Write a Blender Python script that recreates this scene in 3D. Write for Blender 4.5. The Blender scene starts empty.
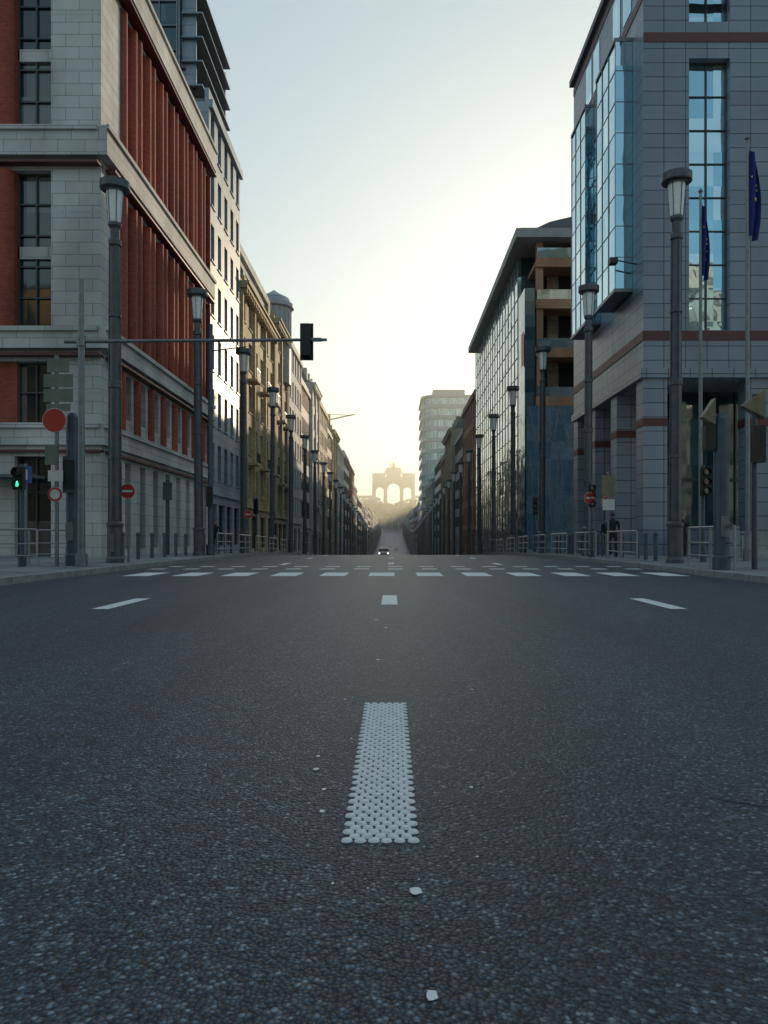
import bpy, math, random
from mathutils import Vector
R = random.Random(7)
scn = bpy.context.scene
scn.view_settings.view_transform='Standard'; scn.view_settings.look='None'; scn.view_settings.exposure=0
def prof(y):
    if y<30: return 0.0
    if y<60: return -0.03*(y-30)**2/60
    z=-0.45
    if y<260: return z-0.03*(y-60)
    z=-6.45
    if y<380:
        t=y-260; return z-0.03*t+0.07*t*t/240
    z=-6.45-3.6+4.2
    if y<650: return z+0.04*(y-380)
    z+=10.8
    if y<1000: return z+0.098*(y-650)
    return z+34.3
# ---------------------------------------------------------------- materials
def newmat(name):
    m=bpy.data.materials.new(name); m.use_nodes=True
    nt=m.node_tree; b=nt.nodes['Principled BSDF']; return m,nt,b
def N(nt,t,**k):
    n=nt.nodes.new(t)
    for a,v in k.items(): setattr(n,a,v)
    return n
def wallcoord(nt):
    g=N(nt,'ShaderNodeNewGeometry'); s=N(nt,'ShaderNodeSeparateXYZ'); nt.links.new(g.outputs['Position'],s.inputs[0])
    a=N(nt,'ShaderNodeMath',operation='ADD'); nt.links.new(s.outputs[0],a.inputs[0]); nt.links.new(s.outputs[1],a.inputs[1])
    c=N(nt,'ShaderNodeCombineXYZ'); nt.links.new(a.outputs[0],c.inputs[0]); nt.links.new(s.outputs[2],c.inputs[1])
    return c.outputs[0],g.outputs['Position']
def M_wall(name,col,bw=0.9,bh=0.45,mortar=0.008,mcol=None,var=0.12,rough=0.8,offset=0.5,stain=0.35,bump=0.3):
    m,nt,b=newmat(name); L=nt.links
    v,pos=wallcoord(nt)
    br=N(nt,'ShaderNodeTexBrick'); br.offset=offset
    L.new(v,br.inputs['Vector']); br.inputs['Scale'].default_value=1
    br.inputs['Brick Width'].default_value=bw; br.inputs['Row Height'].default_value=bh
    br.inputs['Mortar Size'].default_value=mortar; br.inputs['Mortar Smooth'].default_value=0.2
    c1=[c*(1-var) for c in col]; c2=[min(1,c*(1+var)) for c in col]
    br.inputs['Color1'].default_value=(*c1,1); br.inputs['Color2'].default_value=(*c2,1)
    mc=mcol or [c*0.45 for c in col]; br.inputs['Mortar'].default_value=(*mc,1)
    no=N(nt,'ShaderNodeTexNoise'); no.inputs['Scale'].default_value=0.45; no.inputs['Detail'].default_value=6
    mp=N(nt,'ShaderNodeMapping'); mp.inputs['Scale'].default_value=(1,1,0.35); L.new(pos,mp.inputs[0]); L.new(mp.outputs[0],no.inputs['Vector'])
    rp=N(nt,'ShaderNodeMapRange'); rp.inputs[1].default_value=0.35; rp.inputs[2].default_value=0.7
    rp.inputs[3].default_value=1-stain; rp.inputs[4].default_value=1.08; L.new(no.outputs[0],rp.inputs[0])
    mx=N(nt,'ShaderNodeVectorMath',operation='SCALE'); L.new(br.outputs['Color'],mx.inputs[0]); L.new(rp.outputs[0],mx.inputs['Scale'])
    L.new(mx.outputs[0],b.inputs['Base Color']); b.inputs['Roughness'].default_value=rough
    bp=N(nt,'ShaderNodeBump'); bp.inputs['Strength'].default_value=bump; bp.inputs['Distance'].default_value=0.01; bp.invert=True
    L.new(br.outputs['Fac'],bp.inputs['Height']); L.new(bp.outputs[0],b.inputs['Normal'])
    return m
def M_flat(name,col,rough=0.6,metal=0.0,var=0.2,scale=3.0,emit=None,estr=0):
    m,nt,b=newmat(name); L=nt.links
    g=N(nt,'ShaderNodeNewGeometry'); no=N(nt,'ShaderNodeTexNoise'); no.inputs['Scale'].default_value=scale; no.inputs['Detail'].default_value=5
    L.new(g.outputs['Position'],no.inputs['Vector'])
    rp=N(nt,'ShaderNodeMapRange'); rp.inputs[1].default_value=0.3; rp.inputs[2].default_value=0.7
    rp.inputs[3].default_value=1-var; rp.inputs[4].default_value=1+var; L.new(no.outputs[0],rp.inputs[0])
    c=N(nt,'ShaderNodeVectorMath',operation='SCALE'); c.inputs[0].default_value=col; L.new(rp.outputs[0],c.inputs['Scale'])
    L.new(c.outputs[0],b.inputs['Base Color']); b.inputs['Metallic'].default_value=metal
    r2=N(nt,'ShaderNodeMapRange'); r2.inputs[3].default_value=max(0.03,rough-0.12); r2.inputs[4].default_value=min(1,rough+0.12); L.new(no.outputs[0],r2.inputs[0]); L.new(r2.outputs[0],b.inputs['Roughness'])
    if emit: b.inputs['Emission Color'].default_value=(*emit,1); b.inputs['Emission Strength'].default_value=estr
    return m
def M_glass(name,dark,light,metal=0.0,rough=0.06,cell=(1.4,1.6),frac=0.25,bump=0.06):
    m,nt,b=newmat(name); L=nt.links
    v,pos=wallcoord(nt)
    dv=N(nt,'ShaderNodeVectorMath',operation='DIVIDE'); dv.inputs[1].default_value=(cell[0],cell[1],1); L.new(v,dv.inputs[0])
    fl=N(nt,'ShaderNodeVectorMath',operation='FLOOR'); L.new(dv.outputs[0],fl.inputs[0])
    wn=N(nt,'ShaderNodeTexWhiteNoise'); wn.noise_dimensions='2D'; L.new(fl.outputs[0],wn.inputs['Vector'])
    cr=N(nt,'ShaderNodeValToRGB'); cr.color_ramp.elements[0].color=(*dark,1); cr.color_ramp.elements[0].position=1-frac-0.3
    cr.color_ramp.elements[1].color=(*light,1); cr.color_ramp.elements[1].position=1
    L.new(wn.outputs['Value'],cr.inputs[0]); L.new(cr.outputs[0],b.inputs['Base Color'])
    b.inputs['Metallic'].default_value=metal; b.inputs['Roughness'].default_value=rough
    b.inputs['Specular IOR Level'].default_value=0.9
    no=N(nt,'ShaderNodeTexNoise'); no.inputs['Scale'].default_value=0.7; no.inputs['Detail'].default_value=1; L.new(pos,no.inputs['Vector'])
    bp=N(nt,'ShaderNodeBump'); bp.inputs['Strength'].default_value=1; bp.inputs['Distance'].default_value=bump*0.25
    L.new(no.outputs[0],bp.inputs['Height'])
    vv=N(nt,'ShaderNodeVectorMath',operation='SUBTRACT'); L.new(wn.outputs['Color'],vv.inputs[0]); vv.inputs[1].default_value=(.5,.5,.5)
    v2=N(nt,'ShaderNodeVectorMath',operation='SCALE'); L.new(vv.outputs[0],v2.inputs[0]); v2.inputs['Scale'].default_value=bump*.35
    v3=N(nt,'ShaderNodeVectorMath',operation='ADD'); L.new(bp.outputs[0],v3.inputs[0]); L.new(v2.outputs[0],v3.inputs[1])
    v4=N(nt,'ShaderNodeVectorMath',operation='NORMALIZE'); L.new(v3.outputs[0],v4.inputs[0])
    L.new(v4.outputs[0],b.inputs['Normal'])
    return m
def M_asphalt(name):
    m,nt,b=newmat(name); L=nt.links
    g=N(nt,'ShaderNodeNewGeometry'); P=g.outputs['Position']
    vo=N(nt,'ShaderNodeTexVoronoi'); vo.inputs['Scale'].default_value=85; L.new(P,vo.inputs['Vector'])
    sp=N(nt,'ShaderNodeSeparateColor'); L.new(vo.outputs['Color'],sp.inputs[0])
    cr=N(nt,'ShaderNodeValToRGB'); e=cr.color_ramp.elements
    e[0].color=(.016,.024,.036,1); e[0].position=0.0
    e[1].color=(.27,.33,.39,1); e[1].position=1
    x=e.new(0.55); x.color=(.050,.070,.097,1); x=e.new(0.88); x.color=(.100,.134,.172,1)
    L.new(sp.outputs[0],cr.inputs[0])
    vd=N(nt,'ShaderNodeMapRange'); vd.inputs[1].default_value=0.25; vd.inputs[2].default_value=0.75; vd.inputs[3].default_value=1.15; vd.inputs[4].default_value=0.3
    L.new(vo.outputs['Distance'],vd.inputs[0])
    mp=N(nt,'ShaderNodeMapping'); mp.inputs['Scale'].default_value=(1.1,0.07,1); L.new(P,mp.inputs[0])
    n1=N(nt,'ShaderNodeTexNoise'); n1.inputs['Scale'].default_value=1; n1.inputs['Detail'].default_value=4; L.new(mp.outputs[0],n1.inputs['Vector'])
    r1=N(nt,'ShaderNodeMapRange'); r1.inputs[1].default_value=.3; r1.inputs[2].default_value=.7; r1.inputs[3].default_value=.68; r1.inputs[4].default_value=1.3; L.new(n1.outputs[0],r1.inputs[0])
    n2=N(nt,'ShaderNodeTexNoise'); n2.inputs['Scale'].default_value=7; n2.inputs['Detail'].default_value=6; n2.inputs['Roughness'].default_value=.7; L.new(P,n2.inputs['Vector'])
    r2=N(nt,'ShaderNodeMapRange'); r2.inputs[1].default_value=.3; r2.inputs[2].default_value=.7; r2.inputs[3].default_value=.68; r2.inputs[4].default_value=1.28; L.new(n2.outputs[0],r2.inputs[0])
    a=N(nt,'ShaderNodeMath',operation='MULTIPLY'); L.new(r1.outputs[0],a.inputs[0]); L.new(r2.outputs[0],a.inputs[1])
    a2=N(nt,'ShaderNodeMath',operation='MULTIPLY'); L.new(a.outputs[0],a2.inputs[0]); L.new(vd.outputs[0],a2.inputs[1])
    s=N(nt,'ShaderNodeVectorMath',operation='SCALE'); L.new(cr.outputs[0],s.inputs[0]); L.new(a2.outputs[0],s.inputs['Scale'])
    L.new(s.outputs[0],b.inputs['Base Color']); b.inputs['Roughness'].default_value=.48
    h=N(nt,'ShaderNodeMath',operation='ADD'); L.new(sp.outputs[1],h.inputs[0])
    hd=N(nt,'ShaderNodeMath',operation='MULTIPLY'); L.new(vo.outputs['Distance'],hd.inputs[0]); hd.inputs[1].default_value=-1.6; L.new(hd.outputs[0],h.inputs[1])
    bp=N(nt,'ShaderNodeBump'); bp.inputs['Strength'].default_value=.75; bp.inputs['Distance'].default_value=.006
    L.new(h.outputs[0],bp.inputs['Height']); L.new(bp.outputs[0],b.inputs['Normal'])
    return m
def M_paint(name,lo,hi,wear=.45):
    m,nt,b=newmat(name); L=nt.links
    g=N(nt,'ShaderNodeNewGeometry'); no=N(nt,'ShaderNodeTexNoise'); no.inputs['Scale'].default_value=28; no.inputs['Detail'].default_value=8; no.inputs['Roughness'].default_value=.75
    L.new(g.outputs['Position'],no.inputs['Vector'])
    cr=N(nt,'ShaderNodeValToRGB'); e=cr.color_ramp.elements; e[0].position=wear-.09; e[0].color=(*lo,1); e[1].position=wear+.06; e[1].color=(*hi,1)
    L.new(no.outputs[0],cr.inputs[0]); L.new(cr.outputs[0],b.inputs['Base Color']); b.inputs['Roughness'].default_value=.6
    bp=N(nt,'ShaderNodeBump'); bp.inputs['Strength'].default_value=.3; bp.inputs['Distance'].default_value=.003; L.new(no.outputs[0],bp.inputs['Height']); L.new(bp.outputs[0],b.inputs['Normal'])
    return m
MT={}
MT['asphalt']=M_asphalt('asphalt')
MT['paint']=M_paint('road_paint',(.14,.15,.16),(.82,.83,.82),.41)
MT['paint2']=M_paint('stud_paint',(.50,.52,.54),(.82,.83,.84),.40)
MT['pave']=M_wall('paving',(.26,.265,.27),.4,.4,.012,None,.15,.85)
MT['kerb']=M_flat('kerb_stone',(.26,.265,.27),.8,0,.25,5)
MT['ground']=M_flat('ground',(.08,.09,.07),.95,0,.3,.05)
MT['white']=M_wall('white_stone',(.58,.575,.57),1.1,.5,.012,(.22,.22,.22),.07,.75)
MT['white2']=M_wall('pale_render',(.52,.53,.54),3,1.5,.01,None,.05,.8)
MT['cream']=M_wall('cream_stone',(.54,.41,.24),.8,.4,.012,None,.12,.8)
MT['tan']=M_wall('tan_stone',(.42,.34,.24),.8,.4,.012,None,.12,.8)
MT['grey']=M_wall('grey_stone',(.34,.35,.36),1.2,.6,.012,None,.08,.75)
MT['bluegrey']=M_wall('bluegrey_panel',(.32,.38,.46),1.5,1.1,.02,None,.06,.5)
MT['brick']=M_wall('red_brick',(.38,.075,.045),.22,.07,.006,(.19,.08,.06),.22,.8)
MT['brickshade']=M_wall('shaded_red_brick',(.16,.035,.025),.22,.07,.006,None,.22,.8)  # red brick in a darker colour, painting the shade between columns
MT['brownbrick']=M_wall('brown_brick',(.34,.15,.09),.22,.07,.006,None,.2,.85)
MT['panel']=M_wall('grey_tile',(.215,.26,.325),.95,.62,.022,(.06,.07,.08),.08,.36,0.0,.2)
MT['maroon']=M_flat('maroon_stripe',(.10,.028,.028),.5,0,.15,3)
MT['concrete']=M_wall('raw_concrete',(.46,.26,.17),2.4,1.2,.01,None,.1,.9)
MT['conc2']=M_flat('concrete',(.34,.33,.32),.85,0,.15,1.0)
MT['roof']=M_flat('roof_sheet',(.12,.125,.135),.6,0,.2,.8)
MT['glass']=M_glass('window_glass',(.012,.018,.022),(.16,.16,.15),0,.05)
MT['glassb']=M_glass('blue_glass',(.30,.52,.62),(.58,.74,.80),.94,.04,(1.1,1.5),.4,.16)
MT['glassg']=M_glass('green_glass',(.28,.36,.36),(.48,.53,.52),.8,.06,(1.5,1.75),.3,.10)
MT['glassd']=M_glass('teal_glass',(.03,.07,.085),(.10,.17,.19),.3,.06,(1.0,1.1),.3,.08)
MT['frame']=M_flat('window_frame',(.06,.065,.07),.45,.3,.1,3)
MT['framew']=M_flat('window_frame_white',(.5,.5,.5),.5,0,.1,3)
MT['dark']=M_flat('recess_shade',(.012,.013,.015),.8,0,.2,2)  # near-black colour stands in for the shade inside recesses
MT['pole']=M_flat('painted_steel',(.085,.092,.105),.42,.2,.25,4)
MT['poleb']=M_flat('bluegrey_steel',(.07,.095,.125),.45,.2,.2,4)
MT['galv']=M_flat('galvanised_steel',(.20,.22,.24),.42,.6,.2,5)
MT['steel']=M_flat('stainless',(.35,.36,.37),.35,.8,.1,6)
MT['lampglass']=M_flat('frosted_glass',(.82,.84,.84),.25,0,.06,6)
MT['signred']=M_flat('sign_red',(.42,.03,.025),.45,0,.1,3)
MT['signwhite']=M_flat('sign_white',(.62,.62,.6),.5,0,.1,3)
MT['signback']=M_flat('sign_back',(.16,.19,.16),.55,.3,.2,4)
MT['signgold']=M_flat('sign_khaki',(.20,.18,.12),.55,.2,.2,4)
MT['signblue']=M_flat('sign_blue',(.03,.10,.35),.45,0,.1,3)
MT['green']=M_flat('green_signal',(.02,.3,.15),.4,0,.05,3,(.05,1,.45),2.0)
MT['black']=M_flat('black_plastic',(.015,.015,.017),.5,0,.2,5)
MT['flag']=M_flat('blue_flag',(.02,.035,.20),.8,0,.2,2)
MT['yellow']=M_flat('flag_star',(.6,.45,.05),.7,0,.1,3)
MT['monument']=M_flat('monument_stone',(.34,.31,.27),.85,0,.12,.2)
MT['bronze']=M_flat('bronze',(.10,.13,.11),.6,.3,.2,.5)
MT['carpaint']=M_flat('car_paint',(.45,.46,.47),.25,.2,.03,2)
MT['tyre']=M_flat('tyre',(.02,.02,.02),.85,0,.2,8)
MT['head']=M_flat('headlight',(.8,.8,.8),.2,0,.02,3,(1,.95,.85),2.0)
MT['cloth']=M_flat('dark_cloth',(.02,.022,.028),.9,0,.3,12)
MT['skin']=M_flat('skin',(.42,.26,.19),.6,0,.08,20)
MT['hair']=M_flat('hair',(.03,.02,.015),.7,0,.3,40)
MT['crane']=M_flat('crane_paint',(.5,.36,.10),.6,.2,.1,2)
MT['tar']=M_flat('crack_sealant',(.012,.012,.014),.7,0,.2,30)
# ---------------------------------------------------------------- mesh builder
class MB:
    def __init__(s): s.v=[];s.f=[];s.m=[];s.sm=[];s.ms=[]
    def mi(s,m):
        if m not in s.ms: s.ms.append(m)
        return s.ms.index(m)
    def add(s,vs,fs,m,smooth=False):
        o=len(s.v); s.v+=vs; k=s.mi(m)
        for f in fs: s.f.append([i+o for i in f]); s.m.append(k); s.sm.append(smooth)
    def box(s,x0,x1,y0,y1,z0,z1,m):
        if x0>x1:x0,x1=x1,x0
        if y0>y1:y0,y1=y1,y0
        if z0>z1:z0,z1=z1,z0
        s.add([(x0,y0,z0),(x1,y0,z0),(x1,y1,z0),(x0,y1,z0),(x0,y0,z1),(x1,y0,z1),(x1,y1,z1),(x0,y1,z1)],
              [(0,3,2,1),(4,5,6,7),(0,1,5,4),(1,2,6,5),(2,3,7,6),(3,0,4,7)],m)
    def tube(s,p0,p1,r0,r1,m,n=12,cap=True,smooth=True):
        p0=Vector(p0);p1=Vector(p1);d=(p1-p0).normalized()
        a=Vector((1,0,0)) if abs(d.x)<.9 else Vector((0,1,0))
        u=d.cross(a).normalized(); w=d.cross(u)
        vs=[]
        for p,r in((p0,r0),(p1,r1)):
            for i in range(n):
                t=2*math.pi*i/n; vs.append(tuple(p+u*(r*math.cos(t))+w*(r*math.sin(t))))
        s.add(vs,[(i,(i+1)%n,n+(i+1)%n,n+i) for i in range(n)],m,smooth)
        if cap:
            s.add(vs,[list(range(n))[::-1],list(range(n,2*n))],m)
    def lathe(s,cx,cy,prof_,m,n=16):
        for (r0,z0),(r1,z1) in zip(prof_,prof_[1:]):
            s.tube((cx,cy,z0),(cx,cy,z1+(1e-4 if z1==z0 else 0)),max(r0,.001),max(r1,.001),m,n,False,True)
    def obj(s,name,parent=None,loc=None):
        me=bpy.data.meshes.new(name); me.from_pydata(s.v,[],s.f)
        for m in s.ms: me.materials.append(MT[m])
        me.polygons.foreach_set('material_index',s.m); me.polygons.foreach_set('use_smooth',s.sm); me.update()
        o=bpy.data.objects.new(name,me); scn.collection.objects.link(o)
        if parent: o.parent=parent
        if loc: o.location=loc
        return o
def empty(name):
    e=bpy.data.objects.new(name,None); scn.collection.objects.link(e); return e
def inst(o,name,loc,rot=0):
    n=bpy.data.objects.new(name,o.data); scn.collection.objects.link(n); n.location=loc; n.rotation_euler=(0,0,rot)
    return n
# ---------------------------------------------------------------- ground
ys=[-150,-80,-30,-8,0,6,12,18,24,28]+[30+2*i for i in range(16)]+[66+6*i for i in range(33)]
ys=[y for y in ys if y<262]+[262+4*i for i in range(32)]+list(range(400,1001,25))
ysf=[-3000,-600]+ys+[1400,3000,7000]
ys=[y for y in ys if y<=700]
def strip(mb,x0,x1,yy,dz,m):
    vs=[];fs=[]
    for y in yy: z=prof(y)+dz; vs+=[(x0,y,z),(x1,y,z)]
    for i in range(len(yy)-1): a=2*i; fs.append((a,a+1,a+3,a+2))
    mb.add(vs,fs,m)
g=MB(); strip(g,-5000,5000,ysf,-.03,'ground'); g.obj('ground')
g=MB(); strip(g,-7.4,7.4,ys,0,'asphalt'); g.obj('road')
for sg in(-1,1):
    g=MB()
    if sg<0: strip(g,-45,-7.62,ys,.13,'pave')
    else: strip(g,7.62,45,ys,.13,'pave')
    y=-20
    while y<62:
        z0=prof(y);L=.98
        x0,x1=sorted((sg*7.4,sg*7.62))
        g.box(x0,x1,y,y+L,z0-.2,z0+.142-R.random()*.004,'kerb'); y+=1.0
    kz=[yy for yy in ys if yy>=60]
    x0,x1=sorted((sg*7.4,sg*7.62)); strip(g,x0,x1,[62]+[q for q in kz if q>62],.14,'kerb')
    vs=[];fs=[]
    for q in kz: vs+=[(sg*7.4,q,prof(q)),(sg*7.4,q,prof(q)+.14)]
    for i in range(len(kz)-1): a=2*i; fs.append((a,a+1,a+3,a+2))
    g.add(vs,fs,'kerb')
    g.obj('sidewalk')
# markings
def sheet(mb,x0,x1,y0,y1,m='paint',dz=.006,n=1):
    for i in range(n):
        a=y0+(y1-y0)*i/n; b=y0+(y1-y0)*(i+1)/n
        mb.add([(x0,a,prof(a)+dz),(x1,a,prof(a)+dz),(x1,b,prof(b)+dz),(x0,b,prof(b)+dz)],[(0,1,2,3)],m)
g=MB()
cx=-.035
y=2.27; k=0
while y<640:
    if k>0 and not(17.5<y<23.5): sheet(g,cx-.11,cx+.11,y+.05,y+1.75,n=2)
    y+=8.0; k+=1
y=9.7
while y<640:
    if not(16.8<y<23.5):
        for X in(-3.68,3.62): sheet(g,X-.11,X+.11,y,y+1.7,n=2)
    y+=8.0
for i in range(-6,7):
    X=i*1.16-.25
    if abs(X)<7.1: sheet(g,X-.31,X+.31,18.1,19.9)
for i in range(-7,8):
    X=i*.98+.1
    if abs(X)<7.2: sheet(g,X-.22,X+.22,22.0,22.5); sheet(g,X-.22,X+.22,23.9,24.4)
g.obj('road_markings')
g=MB(); n=12; NA=6; pitch=.235/NA; row=pitch*.86; rows=int(1.95/row)
for j in range(rows):
    off=(j%2)*.5
    for i in range(NA if j%2==0 else NA-1):
        x=cx-.235/2+pitch*(i+.5+off)+R.uniform(-.0012,.0012); y=2.285+j*row+R.uniform(-.001,.001); r=pitch*.46*R.uniform(.92,1.03); h=.008*R.uniform(.8,1.1)
        vs=[(x+r*math.cos(t*2*math.pi/n),y+r*math.sin(t*2*math.pi/n),.001) for t in range(n)]
        vs+=[(x+r*.85*math.cos(t*2*math.pi/n),y+r*.85*math.sin(t*2*math.pi/n),h*.75) for t in range(n)]
        vs.append((x,y,h))
        fs=[(t,(t+1)%n,n+(t+1)%n,n+t) for t in range(n)]+[(n+t,n+(t+1)%n,2*n) for t in range(n)]
        g.add(vs,fs,'paint2',True)
g.obj('studded_lane_marking')
g=MB()
def chip(px,py,s):
    d=693/(py-538); X=(px-392)/770*d; k=R.randint(9,13)
    vs=[(X+s*R.uniform(.6,1.1)*math.cos(t*2*math.pi/k),d+s*1.3*R.uniform(.6,1.1)*math.sin(t*2*math.pi/k),.004) for t in range(k)]
    g.add(vs,[list(range(k))],'paint2')
for px,py,s in[(415,892,.020),(432,997,.016),(316,770,.013),(324,790,.010),(318,757,.010),(322,812,.011),(472,690,.010),(345,700,.010),(378,660,.015),(386,628,.02),(471,788,.008),(376,620,.02)]: chip(px,py,s)
for i in range(14):
    chip(392+R.gauss(0,60),R.uniform(640,900),R.uniform(.002,.006))
g.obj('paint_fragments')
g=MB()
px=[(1.10,2.66),(1.14,2.63),(1.19,2.61),(1.25,2.57),(1.31,2.55),(1.38,2.50),(1.5,2.47)]
for (xa,ya),(xb,yb) in zip(px,px[1:]): g.add([(xa,ya-.004,.003),(xb,yb-.004,.003),(xb,yb+.005,.003),(xa,ya+.005,.003)],[(0,1,2,3)],'tar')
g.obj('road_crack')
# ---------------------------------------------------------------- facades
class Bld:
    def __init__(s,name): s.e=empty(name); s.p={}
    def part(s,n):
        if n not in s.p: s.p[n]=MB()
        return s.p[n]
    def done(s):
        for n,mb in s.p.items():
            if mb.f: mb.obj(n,s.e)
class Fac:
    """facade frame: kind 'L' (left row, faces +X), 'R' (faces -X), 'F' (faces -Y), 'K'(faces +Y)"""
    def __init__(s,kind,plane,u0): s.k=kind;s.pl=plane;s.u0=u0
    def box(s,mb,u0,u1,w0,w1,v0,v1,m):
        a,b=s.u0+u0,s.u0+u1
        if s.k=='L': mb.box(s.pl+w0,s.pl+w1,a,b,v0,v1,m)
        elif s.k=='R': mb.box(s.pl-w0,s.pl-w1,a,b,v0,v1,m)
        elif s.k=='F': mb.box(a,b,s.pl-w0,s.pl-w1,v0,v1,m)
        else: mb.box(a,b,s.pl+w0,s.pl+w1,v0,v1,m)
    def pt(s,u,w,v):
        a=s.u0+u
        return {'L':(s.pl+w,a,v),'R':(s.pl-w,a,v),'F':(a,s.pl-w,v),'K':(a,s.pl+w,v)}[s.k]
def punched(B,F,L,z0,nf,fh,bay,ww,sill,head,wall,frame='frame',inset=.28,sills=True,cols=None,first=0):
    W=B.part('walls');FR=B.part('window_frames')
    nb=max(1,round(L/bay)); bw=L/nb
    for k in range(nf):
        v=z0+k*fh
        F.box(W,0,L,-inset,0,v,v+sill,wall); F.box(W,0,L,-inset,0,v+head,v+fh,wall)
        for i in range(nb+1):
            a=0 if i==0 else i*bw-(bw-ww)/2; b=L if i==nb else i*bw+(bw-ww)/2
            F.box(W,a,b,-inset,0,v+sill,v+head,wall)
        for i in range(nb):
            c=(i+.5)*bw
            F.box(FR,c-.03,c+.03,-inset,-inset+.07,v+sill,v+head,frame)
            F.box(FR,c-ww/2,c-ww/2+.06,-inset,-inset+.08,v+sill,v+head,frame)
            F.box(FR,c+ww/2-.06,c+ww/2,-inset,-inset+.08,v+sill,v+head,frame)
            t=v+sill+(head-sill)*.72
            F.box(FR,c-ww/2+.06,c+ww/2-.06,-inset,-inset+.06,t,t+.05,frame)
            if sills: F.box(W,c-ww/2-.08,c+ww/2+.08,.002,.09,v+sill-.1,v+sill-.003,wall)
def ribbon(B,F,L,z0,nf,fh,sill,head,wall,mull=1.3,frame='frame',inset=.22):
    W=B.part('walls');FR=B.part('window_frames')
    for k in range(nf):
        v=z0+k*fh
        F.box(W,0,L,-inset,0,v,v+sill,wall); F.box(W,0,L,-inset,0,v+head,v+fh,wall)
        n=max(1,round(L/mull))
        for i in range(n+1):
            u=min(max(i*L/n,.04),L-.04); F.box(FR,u-.035,u+.035,-inset,-.03,v+sill,v+head,frame)
def curtain(B,F,L,z0,z1,mx=1.3,mz=1.7,frame='frame',w=.05):
    FR=B.part('mullions')
    n=max(1,round(L/mx)); 
    for i in range(n+1):
        u=min(max(i*L/n,.03),L-.03); F.box(FR,u-.025,u+.025,.001,w,z0,z1,frame)
    m=max(1,round((z1-z0)/mz))
    for j in range(m+1):
        v=min(z0+j*(z1-z0)/m,z1-.05); F.box(FR,0,L,.001,w-.012,v,v+.05,frame)
def core(B,x0,x1,y0,y1,z0,z1,m='glass'): B.part('glazing').box(x0,x1,y0,y1,z0,z1,m)
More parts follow.
